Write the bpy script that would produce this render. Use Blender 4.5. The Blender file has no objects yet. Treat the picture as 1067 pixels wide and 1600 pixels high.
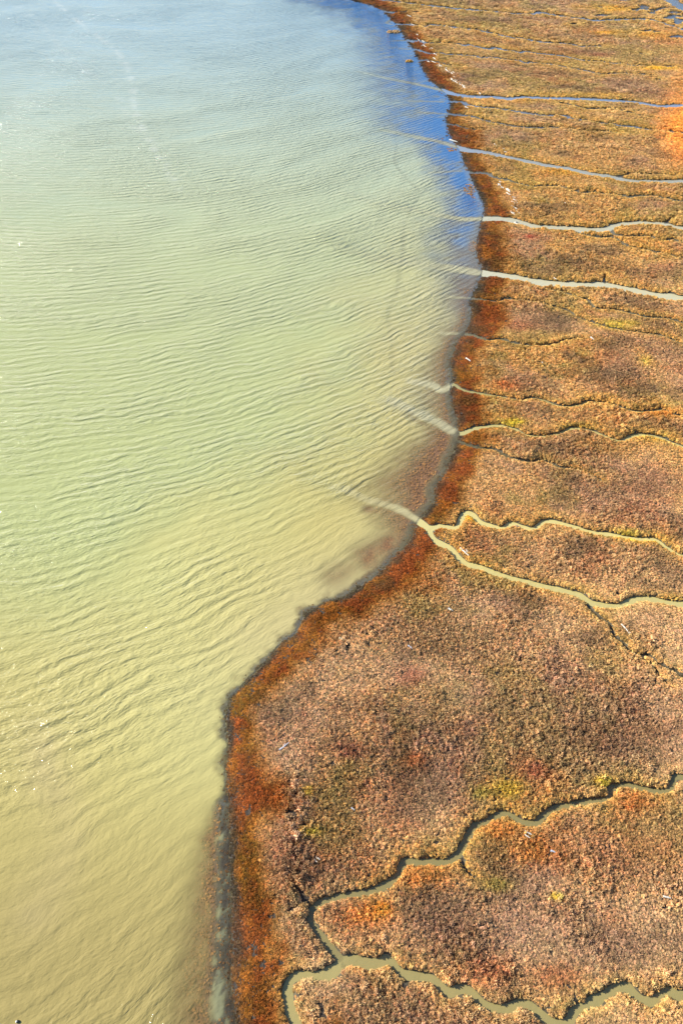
import bpy, math, random
import numpy as np
from mathutils import Vector

# ------------------------------------------------------------------ camera, sky, sun, exposure
S = bpy.context.scene
COL = S.collection
H, PITCH, FPX = 60.0, math.radians(47.0), 1200.0      # camera height, downward pitch, focal length in photo pixels
cam_d = bpy.data.cameras.new("camera")
cam_d.sensor_fit = 'VERTICAL'; cam_d.sensor_height = 36.0; cam_d.lens = 36.0 * FPX / 1600.0
cam_d.clip_start = 0.5; cam_d.clip_end = 12000
cam = bpy.data.objects.new("camera", cam_d); COL.objects.link(cam)
cam.location = (0, 0, H); cam.rotation_euler = (math.pi / 2 - PITCH, 0, 0)
S.camera = cam

SUN_EL, SUN_AZ = math.radians(36.5), math.radians(-75)     # azimuth from +Y (ahead), negative = to the left
W = bpy.data.worlds.new("World"); S.world = W; W.use_nodes = True
wn = W.node_tree
bg = wn.nodes["Background"]
sky = wn.nodes.new("ShaderNodeTexSky"); sky.sky_type = 'NISHITA'; sky.sun_disc = False
sky.sun_elevation = SUN_EL; sky.sun_rotation = SUN_AZ
sky.air_density = 1.0; sky.dust_density = 0.1; sky.ozone_density = 4.0
wn.links.new(sky.outputs[0], bg.inputs[0]); bg.inputs[1].default_value = 0.13
sun_d = bpy.data.lights.new("sun", 'SUN'); sun_d.energy = 5.0; sun_d.angle = math.radians(0.5)
sun_d.color = (1.0, 0.94, 0.82)
sun = bpy.data.objects.new("sun", sun_d); COL.objects.link(sun)
to_sun = Vector((math.sin(SUN_AZ) * math.cos(SUN_EL), math.cos(SUN_AZ) * math.cos(SUN_EL), math.sin(SUN_EL)))
sun.rotation_euler = to_sun.to_track_quat('Z', 'Y').to_euler(); sun.location = to_sun * 200
S.view_settings.view_transform = 'Standard'; S.view_settings.look = 'None'
S.view_settings.exposure = 0.55; S.view_settings.gamma = 1.0

rng = np.random.default_rng(7); random.seed(7)

# ------------------------------------------------------------------ helpers
SP, CP = math.sin(PITCH), math.cos(PITCH)
def g(x, y):
    """photo pixel -> place on the ground"""
    u, v = (x - 533.5) / FPX, (y - 800.0) / FPX
    t = H / (SP + v * CP)
    return u * t, t * (CP - v * SP)
def gp(pts): return np.array([g(*p[:2]) for p in pts])
def img(X, Y):
    """ground -> photo pixel (used to look up hand-mapped plant zones of the marsh)"""
    d = Y * CP + H * SP
    return 533.5 + FPX * X / d, 800 + FPX * (H * CP - Y * SP) / d
def lin(r, g_, b): return tuple(((c / 255) / 12.92 if c <= 10 else ((c / 255 + .055) / 1.055) ** 2.4) for c in (r, g_, b))
def sstep(a, b, x):
    t = np.clip((x - a) / (b - a), 0, 1); return t * t * (3 - 2 * t)
def _hash(ix, iy, seed):
    h = (ix.astype(np.int64) * 374761393 + iy.astype(np.int64) * 668265263 + seed * 974634777) & 0xFFFFFFFF
    h = ((h ^ (h >> 13)) * 1274126177) & 0xFFFFFFFF
    h = h ^ (h >> 16)
    return (h & 0xFFFFFF) / float(0xFFFFFF)
def vnoise(x, y, seed):
    ix, iy = np.floor(x), np.floor(y); fx, fy = x - ix, y - iy
    fx = fx * fx * (3 - 2 * fx); fy = fy * fy * (3 - 2 * fy)
    a, b = _hash(ix, iy, seed), _hash(ix + 1, iy, seed)
    c, d = _hash(ix, iy + 1, seed), _hash(ix + 1, iy + 1, seed)
    return (a * (1 - fx) + b * fx) * (1 - fy) + (c * (1 - fx) + d * fx) * fy
def fbm(x, y, size, seed, octs=4):
    x, y = x / size, y / size; s = 0; a = .5; tot = 0
    for o in range(octs):
        s = s + a * vnoise(x, y, seed + o * 17); tot += a; a *= .55; x = x * 2.03 + 5.1; y = y * 2.03 + 1.7
    return s / tot
def smooth(P, n=5):
    """Catmull-Rom through the given points"""
    P = np.asarray(P, float); Q = np.vstack([2 * P[0] - P[1], P, 2 * P[-1] - P[-2]]); out = []
    for i in range(1, len(Q) - 2):
        for k in range(n):
            t = k / n; p0, p1, p2, p3 = Q[i - 1], Q[i], Q[i + 1], Q[i + 2]
            out.append(.5 * (2 * p1 + (p2 - p0) * t + (2 * p0 - 5 * p1 + 4 * p2 - p3) * t * t + (3 * p1 - p0 - 3 * p2 + p3) * t ** 3))
    out.append(P[-1]); return np.array(out)
def tag(o, label=None, cat=None, group=None, kind=None):
    if label: o['label'] = label
    if cat: o['category'] = cat
    if group: o['group'] = group
    if kind: o['kind'] = kind
    return o

# ------------------------------------------------------------------ layout, in photo pixels turned to ground places
SHORE_PX = [(-2600, -420), (-900, -330), (0, -205), (300, -90), (430, -45), (500, -22), (550, 0), (580, 8), (600, 18), (612, 30), (625, 45), (637, 65), (645, 75), (655, 95),
 (662, 110), (675, 128), (692, 142), (704, 160), (700, 175), (697, 190), (701, 207), (713, 226), (721, 240), (726, 255),
 (735, 270), (743, 290), (752, 310), (757, 327), (752, 350), (746, 380), (748, 400), (753, 420), (750, 440), (745, 455),
 (736, 470), (738, 490), (734, 510), (720, 530), (712, 546), (706, 570), (708, 590), (706, 612), (712, 640), (716, 662),
 (718, 682), (713, 698), (705, 715), (700, 733), (690, 750), (681, 765), (680, 782), (672, 796), (661, 806), (651, 820),
 (646, 838), (636, 854), (621, 868), (605, 886), (586, 903), (566, 915), (545, 930), (524, 938), (500, 948), (479, 960),
 (470, 978), (458, 995), (441, 1008), (421, 1030), (405, 1049), (390, 1062), (375, 1078), (361, 1095), (355, 1122),
 (360, 1158), (356, 1200), (358, 1250), (360, 1300), (362, 1360), (364, 1420), (365, 1480), (367, 1540), (369, 1600),
 (374, 1690), (380, 1800), (385, 1950)]
shore = gp(SHORE_PX)

# name-part: (points, width in metres, turbidity, end-beyond-frame)
CREEKS = []
def creek(label, pts, w, turb=.9, ext=True, dark=0.0, w1=None):
    CREEKS.append(dict(label=label, pts=pts, w=w, w1=w if w1 is None else w1, turb=turb, ext=ext, dark=dark))
creek("bright blue thread of a creek, the farthest crossing the marsh at the top", [(588, -1), (625, 4), (658, 8), (715, 14), (776, 19), (800, 22), (837, 22), (842, 19.5), (865, 24), (888, 28), (910, 29.5), (925, 32.5), (950, 32), (975, 31), (1013, 31), (1025, 34), (1045, 40), (1067, 47)], 1.25, .55)
creek("short faint ditch at the shore just below the farthest creek", [(598, 17), (607, 19), (614, 20.5), (617, 19), (627, 19), (640, 19), (662, 20)], .5, .4, False, .3)
creek("thin wiggling creek that ends at a blue hook, second from the top", [(612, 37.5), (631, 38.5), (644, 39.5), (655.5, 41.6), (665, 42), (670.5, 40), (680, 39.4), (699, 42), (745, 48), (800, 59.5), (810, 60), (840, 65.5), (872.5, 68), (892.6, 69.6), (905, 73.3), (920, 73), (941, 72.6)], .75, .5, False, .1)
creek("thin blue beaded creek with tight hooks near the shore, third from the top", [(629, 64), (640, 63), (644, 65.6), (650, 64), (657, 64.3), (664, 67.5), (676, 68), (710, 68.4), (726, 71.5), (732, 70), (738, 72), (764, 77), (770, 75.5), (778, 75.5), (784, 78), (799, 80), (814, 83), (820, 81), (839, 84), (870, 87), (888, 90), (913, 95), (940, 97), (960, 100), (973, 99.6), (985, 102.6), (1005, 103), (1050, 104.6)], .7, .5, False, .1)
creek("thin dark beaded creek running below the third from the top", [(640, 77), (651, 78), (660, 80.6), (670, 84), (679, 84), (686, 83), (698, 85), (711, 86), (724, 86.6), (743, 88), (750, 91), (760, 90), (771, 90), (782, 92), (796, 94), (811, 95), (817, 98), (822, 99.5), (828, 98), (840, 99), (868, 102), (885, 106), (910, 110), (940, 116), (965, 115), (995, 116), (1015, 118)], .65, .45, False, .2)
creek("short dark ditch ending at the line of white driftwood", [(645, 94.7), (655, 95), (664, 94), (677.5, 96.5), (692.5, 99.7), (705.6, 103.5), (722, 105)], .55, .3, False, .4)
creek("broad pale blue creek, the uppermost of the wide ones", [(668, 136), (690, 141), (704.5, 146), (730, 151), (766, 152), (797, 155), (817, 153), (848, 154), (899, 155), (961, 158), (1002, 162), (1032.6, 167), (1067, 165)], 1.5, .75)
creek("narrow blue stepped creek just below the uppermost wide creek", [(672, 159), (691, 159), (722, 160), (728, 164), (742, 166), (752, 168.5), (774, 170), (800, 174), (840, 180), (858, 182), (863, 181), (886, 182), (888, 185.5), (914, 189), (940, 193.6), (959, 194.5), (963, 197), (989, 199), (1007, 202.5), (1063, 208.6)], .75, .45, True, .1)
creek("thin dark side branch below the uppermost wide creek at right", [(874, 161), (895, 165), (912, 169.6), (931, 170.6), (959, 171), (972, 174), (987, 177), (1002, 182), (1031, 187)], .5, .2, False, .6)
creek("narrow dark blue creek midway between the two wide blue creeks", [(677, 176), (696, 178), (708, 179), (723, 181), (740, 183), (750, 187), (769, 192), (784, 194), (800, 198), (838, 200.5), (868, 200), (885, 202), (901, 204), (912, 205), (926, 207.5), (934, 206), (951, 207), (967, 208)], .65, .35, False, .3)
creek("short dark ditch above the second wide blue creek", [(686, 193), (706, 195), (723, 199.5), (735, 203), (759, 204)], .5, .3, False, .5)
creek("broad grey blue creek, second of the wide ones from the top", [(700, 226), (711, 229), (728, 235), (747, 237), (767, 241), (784, 244.6), (800, 248), (838, 256), (860, 260.5), (885, 263.6), (906, 269), (924, 272.7), (941, 275), (959, 278), (972, 282), (996, 284), (1015, 284), (1044, 285), (1067, 284)], 1.5, .75)
creek("thin dark side branch above the second wide creek at right", [(959, 277.6), (976, 274), (984, 272), (1000, 273), (1021, 273), (1031, 273), (1054, 276)], .45, .2, False, .6)
creek("thin dark creek midway between the second and third wide creeks", [(696, 269), (718, 267), (735, 270), (760, 271.5), (769, 277), (792, 282), (827, 291.5), (868, 291.5), (885, 295), (895, 299.5), (914, 303), (922, 301), (937, 303), (953, 305), (969, 306), (980, 309), (992, 307.7), (1015, 307), (1042, 311.5), (1066, 316)], .6, .35, True, .4)
creek("broad pale creek, third of the wide ones, with a bend at right", [(730, 342), (745, 342), (786, 343), (812, 348), (838, 355), (879, 357), (920, 360), (945, 359), (966, 352), (1007, 349.5), (1038, 352), (1067, 358)], 1.45, .9)
creek("dark side branch leaving the third wide creek downwards to the right", [(893, 359), (908, 366.5), (934, 372), (953, 371.4), (965, 376), (976, 384), (996, 389), (1011, 393), (1033, 397.6), (1054, 403), (1067, 404)], .5, .3, True, .5)
creek("short dark side branch leaving the third wide creek at its bend", [(954, 358), (959, 366.5), (976, 370.4), (1011, 370), (1021, 373), (1036, 377), (1048, 375), (1067, 379)], .5, .3, True, .4)
creek("tiny dark spur above the third wide creek at the right edge", [(1037, 351), (1044, 345), (1056, 341)], .4, .3, False, .6)
creek("broad cream coloured creek, the lowest of the four wide straight ones", [(727, 423), (745, 426), (786, 431.5), (827, 439), (868, 445), (909, 446), (945, 447), (981, 453.5), (1022, 462), (1067, 467)], 1.55, .98)
creek("tiny dark spur standing on the cream coloured creek", [(944, 433), (944, 440), (945, 447)], .4, .3, False, .7)
creek("dark creek branching down from the cream coloured creek", [(822, 440), (842, 449), (865, 456), (892, 462), (900, 466), (920, 472.5), (927, 482), (950, 484.5), (960, 485), (990, 492), (1010, 497), (1038, 498), (1067, 505.6)], .5, .4, True, .4)
creek("long thin dark creek crossing below the cream coloured creek", [(732, 466), (756, 469), (776, 472.5), (792, 468), (817, 471), (848, 476), (889, 488), (899, 495.5), (945, 511), (981, 518.6), (1032, 526), (1067, 539)], .42, .35, True, .45)
creek("short dark curved creek ending in the middle of the marsh", [(717, 521), (740, 525), (761, 532), (781, 531), (802, 537.5), (838, 541.7), (868, 537.6), (879, 533), (909, 529)], .45, .4, False, .45)
creek("thin winding olive creek above the middle of the picture", [(698, 607), (702, 602), (710, 601.5), (725, 611), (756, 617), (786, 622), (812, 627), (827, 623.5), (848, 627), (874, 636), (904, 634), (912, 630), (925, 628.7), (956, 634), (986, 644), (1017, 644), (1032, 641), (1053, 650), (1067, 653)], .45, .7, True, .2)
creek("winding olive green creek with three bends, just above the forked creek", [(706, 676), (716, 677.5), (725, 677), (740, 670.7), (771, 666.6), (797, 669.7), (822, 681), (848, 683.5), (874, 678), (894, 670.7), (920, 674), (945, 683.5), (966, 690), (991, 681), (1022, 683.5), (1053, 695), (1067, 700)], .6, .85, True, .1)
creek("thin broken dark ditch below the olive green creek with three bends", [(717, 690), (740, 699), (771, 704), (797, 717), (827, 723), (848, 721), (874, 732), (899, 735), (940, 753)], .4, .3, False, .6)
creek("pale yellow green forked creek, its trunk and wavy upper arm", [(640, 806), (668.6, 825), (689, 822.5), (709, 825.6), (717, 819), (722, 806), (730, 802), (740, 807), (750, 817), (771, 824), (786, 825.6), (799, 819), (815, 824), (832, 827.6), (848, 817), (868, 817), (894, 824), (925, 833), (961, 838), (991, 843), (1022, 844.5), (1037, 855), (1058, 867.6), (1067, 868.6)], .66, 1.0)
creek("pale yellow green lower arm of the forked creek", [(655, 815), (668.6, 827), (674, 838), (684, 848), (704, 858), (715, 873), (730, 883), (750, 888), (786, 901), (827, 912), (868, 921.5), (899, 929), (915, 938), (930, 944.5), (961, 948), (976, 943), (997, 936), (1022, 938), (1067, 945.5)], .78, 1.0)
creek("black ditch falling to the right from the forked creek", [(913, 938), (922, 953), (933, 964), (945, 971.5), (952, 977), (955, 989.5), (962, 999), (972, 1005), (978, 1014.5), (987, 1021), (997, 1025), (1009, 1025), (1019, 1030), (1030, 1039), (1044, 1047), (1056, 1050.5), (1067, 1058)], .36, .2, True, .8)
creek("short black crack beside the black ditch", [(1000, 1028), (1009, 1036), (1019, 1044), (1028, 1058), (1045, 1074)], .24, .1, False, .9)
creek("winding dark olive creek that loops down to the bottom fork", [(1067, 1215), (1054, 1214), (1048, 1228), (1038, 1236), (1012, 1235), (980, 1228), (956, 1230), (951, 1244), (936, 1251), (912, 1254), (880, 1260), (860, 1266), (844, 1278), (836, 1286), (816, 1285), (800, 1276), (788, 1271), (772, 1276), (756, 1285), (742, 1290), (732, 1304), (722, 1324), (712, 1338), (696, 1347), (672, 1347), (652, 1348), (632, 1347), (625, 1357), (619, 1369), (606, 1380), (580, 1393), (550, 1398), (520, 1403), (499, 1411), (488, 1421), (485.5, 1437), (494, 1454), (505, 1467), (516, 1481), (528, 1496), (535, 1506)], .46, .8, True, .25, .62)
creek("olive creek arm curling away from the bottom fork to the lower edge", [(535, 1504), (520, 1518), (505, 1524.6), (475, 1524), (457, 1529), (450, 1542.5), (450, 1561), (454, 1580), (462, 1597), (470, 1625), (474, 1660), (470, 1710)], .82, .97, False, .05)
creek("olive creek arm zigzagging right from the bottom fork", [(535, 1503), (554, 1501), (576, 1506), (591, 1505), (603, 1499), (613, 1504), (621, 1515), (632, 1523), (655, 1526), (664, 1526), (678, 1531), (688, 1542), (700, 1551), (720, 1545), (732, 1549), (748, 1564), (764, 1573), (788, 1576), (804, 1571), (816, 1567), (832, 1575), (844, 1586), (860, 1597), (876, 1603), (889, 1597), (897, 1581), (916, 1570), (936, 1560), (956, 1548), (976, 1541), (988, 1552), (1008, 1565), (1024, 1560), (1040, 1549), (1067, 1556)], .68, .9, True, .12)
creek("dry dark crack in the plants right of the looping creek", [(722, 1342), (726, 1360), (740, 1372)], .25, .1, False, .9)
creek("blue river bend in the far top corner of the marsh", [(1040, -6), (1050, 3), (1060, 9), (1072, 15), (1090, 20)], 3.2, .35, False)
POOLS = [(942, 25, 9, 1.6), (1015, 50, 8, 1.5), (896, 38.6, 3, .8), (1005, 15.5, 5, 1.5), (1006, 11, 4, 1.5), (975, 1, 5, 1.6), (991, 16.5, 2.4, 1.2),
         (1019, 21, 2.4, 1.2), (935, 11.5, 3.5, 1.2), (1029, 17.5, 6, 1.3), (1040, 13.5, 9, 1.2), (1056, 26, 8, 1.6), (1046, 29, 7, 1.5), (1063, 33, 7, 1.8),
         (1061, 37.2, 5, 1.4), (1060, 58, 9, 1.7), (905, 14, 4, 1.0), (1003, 84.5, 3.5, .7), (1028, 125, 4, .6), (1078, 45, 8, 1.8), (1052, 20, 5, 1.5)]

# ------------------------------------------------------------------ the ground grid
def axis(bands, lo, hi):
    a = []
    for s, e, st in bands: a.append(np.arange(s, e, st))
    a = np.concatenate(a); L, R = [], []
    st = bands[0][2]; p = a[0]
    while p > lo: st *= 1.22; p -= st; L.append(p)
    st = bands[-1][2]; p = a[-1]
    while p < hi: st *= 1.22; p += st; R.append(p)
    return np.concatenate([np.array(L[::-1]), a, np.array(R)])
xs = axis([(-85, -13, .8), (-13, 42, .15), (42, 122, .33)], -4000, 4000)
ys = axis([(2, 85, .14), (85, 170, .21), (170, 300, .3)], -600, 6000)
NX, NY = len(xs), len(ys)
X, Y = np.meshgrid(xs, ys)

# signed distance to the shore (positive inland = to the right of the line walked from far to near)
sd = np.full(X.shape, 1e9); sgn = np.zeros(X.shape); spx = np.zeros(X.shape)
sh = smooth(shore, 3); wob = (fbm(sh[:, 0] * 3, sh[:, 1] * 3, 2.2, 91) - .5) * .5
sh[:, 0] += np.where((sh[:, 1] < 260), wob, 0)
for a, b in zip(sh[:-1], sh[1:]):
    d = b - a; L2 = (d ** 2).sum()
    t = np.clip(((X - a[0]) * d[0] + (Y - a[1]) * d[1]) / L2, 0, 1)
    ex, ey = X - a[0] - t * d[0], Y - a[1] - t * d[1]
    q = ex * ex + ey * ey; m = q < sd
    sd[m] = q[m]
poly = np.vstack([sh, [[5000, sh[-1, 1]], [5000, 9000], [-5000, 9000], [-5000, sh[0, 1]]]])
inside = np.zeros(X.shape, bool)
for (x0, y0), (x1, y1) in zip(poly, np.roll(poly, -1, 0)):
    c = (y0 > Y) != (y1 > Y)
    if y1 != y0: inside ^= c & (X < (x1 - x0) * (Y - y0) / (y1 - y0) + x0)
s = np.sqrt(sd) * np.where(inside, 1, -1)
PX, PY = img(X, np.maximum(Y, -30)); 
def along(v): return np.interp(PY, [p for p, _ in v], [q for _, q in v])

def line_field(P, R, out, widths=None, ids=None, k=None):
    """distance from grid places to a polyline, kept where smaller; widths are taken off"""
    for i in range(len(P) - 1):
        a, b = P[i], P[i + 1]; d = b - a; L2 = max((d ** 2).sum(), 1e-9)
        i0, i1 = np.searchsorted(xs, [min(a[0], b[0]) - R, max(a[0], b[0]) + R])
        j0, j1 = np.searchsorted(ys, [min(a[1], b[1]) - R, max(a[1], b[1]) + R])
        if i0 == i1 or j0 == j1: continue
        x, y = X[j0:j1, i0:i1], Y[j0:j1, i0:i1]
        t = np.clip(((x - a[0]) * d[0] + (y - a[1]) * d[1]) / L2, 0, 1)
        q = np.hypot(x - a[0] - t * d[0], y - a[1] - t * d[1])
        if widths is not None: q = q - (widths[i] * (1 - t) + widths[i + 1] * t)
        o = out[j0:j1, i0:i1]; m = q < o; o[m] = q[m]
        if ids is not None: ids[j0:j1, i0:i1][m] = k
E = np.full(X.shape, 9.0); CID = np.full(X.shape, -1)
for k, c in enumerate(CREEKS):
    P = gp(c['pts'])
    if c['ext']:
        P = P if c['pts'][-1][0] > 1000 else P[::-1]
        d = P[-1] - P[-3]; d = d / np.hypot(*d); q = P[-1]
        d = np.array([max(d[0], .8), d[1] * .5]); d /= np.hypot(*d)
        for i in range(12):
            q = q + d * 3.2; P = np.vstack([P, q + np.array([-d[1], d[0]]) * .9 * math.sin(i * 1.35 + k)])
        if c['pts'][-1][0] <= 1000: P = P[::-1]
    P = smooth(P, 5)
    n = len(P); tt = np.linspace(0, 1, n)
    jit = vnoise(P[:, 0] * 1.3, P[:, 1] * 1.3, 300 + k)
    far = np.interp(P[:, 1], [60, 100, 140, 220], [1.0, .95, .85, .95])
    wid = .5 * np.interp(P[:, 1], [45, 75, 100, 130], [.9, 1.15, 1.2, 1.25 if c['w'] > 1 else 1.6]) * far * (c['w'] * (1 - tt) + c['w1'] * tt) * (.75 + .5 * jit)
    if not c['ext']: wid *= np.interp(tt, [.7, 1], [1, .45]) if c['w'] < 2 and c['pts'][-1][1] < 1400 else 1
    line_field(P, 5, E, wid, CID, k)
for k, (px, py, wpx, hm) in enumerate(POOLS):
    (x0, y0), (x1, y1) = g(px - wpx, py), g(px + wpx, py)
    cy = y0
    line_field(np.array([[x0, cy], [(x0 + x1) / 2, cy + hm * .3], [x1, cy - hm * .2]]), 6, E, [hm * .5, hm * .8, hm * .5], CID, 1000 + k)
E += (fbm(X, Y, 1.1, 55, 3) - .5) * .22 * np.clip(np.abs(E) * 3 + .35, 0, 1)
E[s < -.8] = np.maximum(E[s < -.8], .3)

# ------------------------------------------------------------------ ground heights
n1, n2 = fbm(X, Y, 9, 1), fbm(X, Y, 1.6, 2)
plat = np.interp(Y, [70, 130, 220, 300], [.34, .22, .13, .12])
d_out = np.maximum(-s, 0)
z_in = .025 + plat * (1 - np.exp(-np.maximum(s, 0) / np.interp(Y, [60, 150], [1.6, 3.0]))) + (n2 - .5) * .07 * sstep(.3, 3, s) + (n1 - .5) * .08 * sstep(2, 8, s)
z_in = np.maximum(z_in, .02)
z_out = -.03 - .035 * np.minimum(d_out, 8) - .06 * np.clip(d_out - 8, 0, 30) + (n2 - .5) * .03
Z = np.where(s > 0, z_in, z_out)
steep = np.interp(Y, [60, 140, 220], [1.3, .45, .25])
prof = np.where(E < 0, np.maximum(-.3, E * 1.2), E * steep)
Z = np.where(s > -.8, np.minimum(Z, prof), Z)

# ------------------------------------------------------------------ how clear the water is, and what lies on the bottom
FLAT = [(312, 1700, 1), (310, 1600, 1), (313, 1520, 1), (319, 1440, 1), (326, 1370, 1), (334, 1310, .8), (339, 1255, .4)]
clear_w = along([(-200, 14), (0, 11), (60, 8), (110, 7.5), (200, 9.5), (235, 6.5), (300, 5.0), (345, 5.5), (420, 6.0), (500, 3.2), (540, 2.6), (590, 3.6), (650, 3.4), (650, 3.6), (700, 5.2), (760, 7.0), (800, 4.8), (840, 2.5), (880, 1.5), (930, .7), (1000, .5), (1240, .5), (1290, 1.1), (1600, 1.6)])
clear_s = along([(-200, .9), (230, 1.0), (300, .97), (420, .9), (520, .85), (640, .9), (700, 1.1), (780, 1.05), (870, .8), (950, .55), (1200, .5), (1300, .7), (1600, .75)])
npat = fbm(X, Y, 4.5, 11, 4); nfine = fbm(X, Y, .8, 12, 3); nstreak = fbm(X * .35 + Y * .1, Y, 2.0, 13, 4)
dd = d_out * (1 + (npat - .5) * .9) + (nfine - .5) * .5
clear = clear_s * np.exp(-(np.maximum(dd, 0) / clear_w) ** 2.4)
def strip(pts, w, st, R=None):
    q = np.full(X.shape, 60.0); line_field(smooth(gp(pts), 4), R or w * 3.2, q); return st * np.exp(-(q / w) ** 2)
dw = d_out + (npat - .5) * 2.4 + (nstreak - .5) * 1.6
flat_w = along([(1200, .3), (1260, .8), (1350, 1.6), (1480, 2.3), (1600, 3.0), (1700, 3.4)])
flat = np.exp(-(np.maximum(dw - 1.2, 0) / flat_w) ** 2) * sstep(1235, 1300, PY) * np.where(s < 0, 1, 0)
clear = np.maximum(clear, np.clip(flat * (.25 + .6 * npat + .5 * nfine), 0, .85))
clear = np.maximum(clear, strip([(575, 872), (600, 858), (622, 838)], 1.9, 1) * np.clip(2.2 * npat - .1, 0, 1))
clear = np.maximum(clear, strip([(520, 900), (560, 880), (590, 865)], 1.6, .7) * (.1 + 1.1 * npat))
clear = np.maximum(clear, strip([(640, 648), (668, 664), (695, 672)], .8, .6) * (.2 + 1.1 * nfine))
clear = np.maximum(clear, strip([(575, 795), (600, 800), (625, 815), (632, 840)], .9, .9) * (.4 + .8 * npat))
clear0 = clear.copy()
for pts in ([(543, 20), (548, 45), (556, 60), (575, 85), (597, 103), (590, 122)], [(598, 128), (593, 150), (586, 175), (588, 195), (604, 206), (616, 214), (620, 228), (617, 246), (622, 263),
            (644, 288), (656, 300), (650, 316), (641, 330), (632, 352), (630, 388), (625, 415), (622, 440), (616, 465), (606, 492), (610, 520), (613, 545), (612, 580)]):
    clear = np.maximum(clear, strip(pts, .38, .24) * np.clip(1.7 * npat - .2, 0, 1))
# shallow blue shelf between the faint outer edge and the shore, far part
shelf = strip([(612, 60), (625, 110), (640, 175), (660, 200)], 7.5, .62, 20) * np.where(PY < 260, 1, 0)
clear0 = np.maximum(clear0, shelf * (.2 + 1.2 * nstreak)); clear = np.maximum(clear, clear0)
# muddy plumes out of the creek mouths
def strip_sharp(pts, w, st):
    q = np.full(X.shape, 60.0); line_field(smooth(gp(pts), 4), w * 3.2, q); return st * np.exp(-((q + (nfine - .5) * .5 * w) / (w * .8)) ** 4)
plume = np.zeros(X.shape)
for pts, w, st in (([(560, 112), (607, 123), (648, 131), (690, 141), (706, 146)], .9, .85), ([(596, 203), (633, 210.5), (655, 215), (686, 221.5), (712, 229)], .95, .85),
                   ([(560, 312), (648, 329), (684, 335.6), (720, 342), (750, 342)], .95, .98), ([(520, 385), (600, 405), (674, 415), (715, 421), (748, 426)], 1.3, 1.0),
                   ([(640, 596), (675, 602), (690, 610), (703, 603)], .8, .9), ([(610, 625), (650, 645), (680, 658), (706, 674)], 1.0, .95),
                   ([(520, 762), (545, 767), (575, 781), (612, 791), (640, 805), (660, 818)], .68, 1.0),
                   ([(690, 521), (715, 521)], .5, .6), ([(700, 464), (735, 466)], .45, .6), ([(612, 64), (632, 63)], .6, .6), ([(640, 158), (690, 159)], .6, .6), ([(655, 176), (696, 178)], .6, .5), ([(672, 270), (718, 267)], .6, .5), ([(612, 30), (604, 36), (612, 38)], .6, .6), ([(625, 76), (640, 77)], .6, .6)):
    plume = np.maximum(plume, strip_sharp(pts, w, st))
clear = clear * (1 - plume * (.45 + .75 * nstreak) * np.exp(-np.maximum(d_out - 3, 0) / 4))
swirl = strip([(350, 1700), (345, 1600), (342, 1540), (348, 1480), (350, 1420), (352, 1360), (352, 1300), (350, 1262)], .75, 1.0)
# foamy mud swirled along the bottom stretch of shore
clear = np.where(s < 0, clear, 0)
op = 1 - np.clip(clear, 0, .97)
op = np.where((swirl > .2) & (s < 0), np.maximum(op * (1 - .75 * swirl), np.clip(swirl * (3.4 * fbm(X * 1.3, Y * .8, .6, 15, 4) - 1.2), 0, 1) * .95), op)
edge = sstep(0, np.interp(PY, [0, 800, 1600], [2.0, 1.5, 1.0]), d_out + (nfine - .5) * 1.6)
op = np.where(s < 0, op * (.25 + .75 * np.maximum(edge, plume)), op)
# sky blue mirrored in the far clear shallows, painted into tint and murk
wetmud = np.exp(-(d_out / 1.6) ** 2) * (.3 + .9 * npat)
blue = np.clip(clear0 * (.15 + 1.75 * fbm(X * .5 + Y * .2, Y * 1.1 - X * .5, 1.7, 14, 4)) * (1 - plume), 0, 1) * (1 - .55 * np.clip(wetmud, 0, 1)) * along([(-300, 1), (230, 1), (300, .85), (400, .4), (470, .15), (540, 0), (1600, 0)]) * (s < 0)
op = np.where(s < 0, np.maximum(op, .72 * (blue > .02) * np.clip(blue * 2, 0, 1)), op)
dark = np.zeros(X.shape)
for k, c in enumerate(CREEKS):
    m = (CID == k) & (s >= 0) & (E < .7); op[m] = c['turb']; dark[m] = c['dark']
m = (CID >= 1000) & (s > 0); op[m] = .12

def mixc(base, col, f): return base * (1 - f[..., None]) + np.array(col) * f[..., None]
# suspended mud: khaki near, greener over deeper water to the left, paler and pinker along the shore
tint = np.empty(X.shape + (3,)); tint[:] = (.45, .37, .125)
tint = mixc(tint, (.41, .42, .165), sstep(6, 26, d_out + (n1 - .5) * 14) * sstep(30, 55, Y))
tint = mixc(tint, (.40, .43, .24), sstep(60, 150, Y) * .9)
tint = mixc(tint, (.25, .40, .51), sstep(105, 240, Y) * .8)  # bluer far off: sky reflection painted into the water tint
tint = mixc(tint, (.50, .41, .20), np.exp(-(d_out / 5.5) ** 2) * (.35 + .5 * npat) * sstep(20, 45, Y))
tint = mixc(tint, (.52, .50, .20), strip([(330, 1150), (250, 1000), (330, 850)], 9, .35, 25))
tint = mixc(tint, (.33, .255, .085), sstep(30, 11, Y) * .9)
tint = mixc(tint, (.43, .33, .16), strip([(60, 1150), (95, 1290), (60, 1420)], 2.0, .5, 8) * npat * 1.4)
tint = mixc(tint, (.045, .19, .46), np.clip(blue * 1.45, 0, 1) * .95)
foam = np.zeros(X.shape)
for pts, w, st in (([(60, -20), (101, 15), (137, 46), (167, 66), (195, 96), (207, 132), (212, 175), (243, 238), (268, 273), (280, 296)], .65, .8), ([(30, 10), (75, 50), (110, 90), (150, 120)], .9, .35), ([(185, 150), (205, 190), (240, 225)], .9, .35)):
    foam = np.maximum(foam, strip(pts, w, st * .45) * np.clip(3.2 * fbm(X, Y, 1.6, 31) - 1.15, 0, 1))
tint = mixc(tint, (.75, .74, .68), foam)
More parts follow.
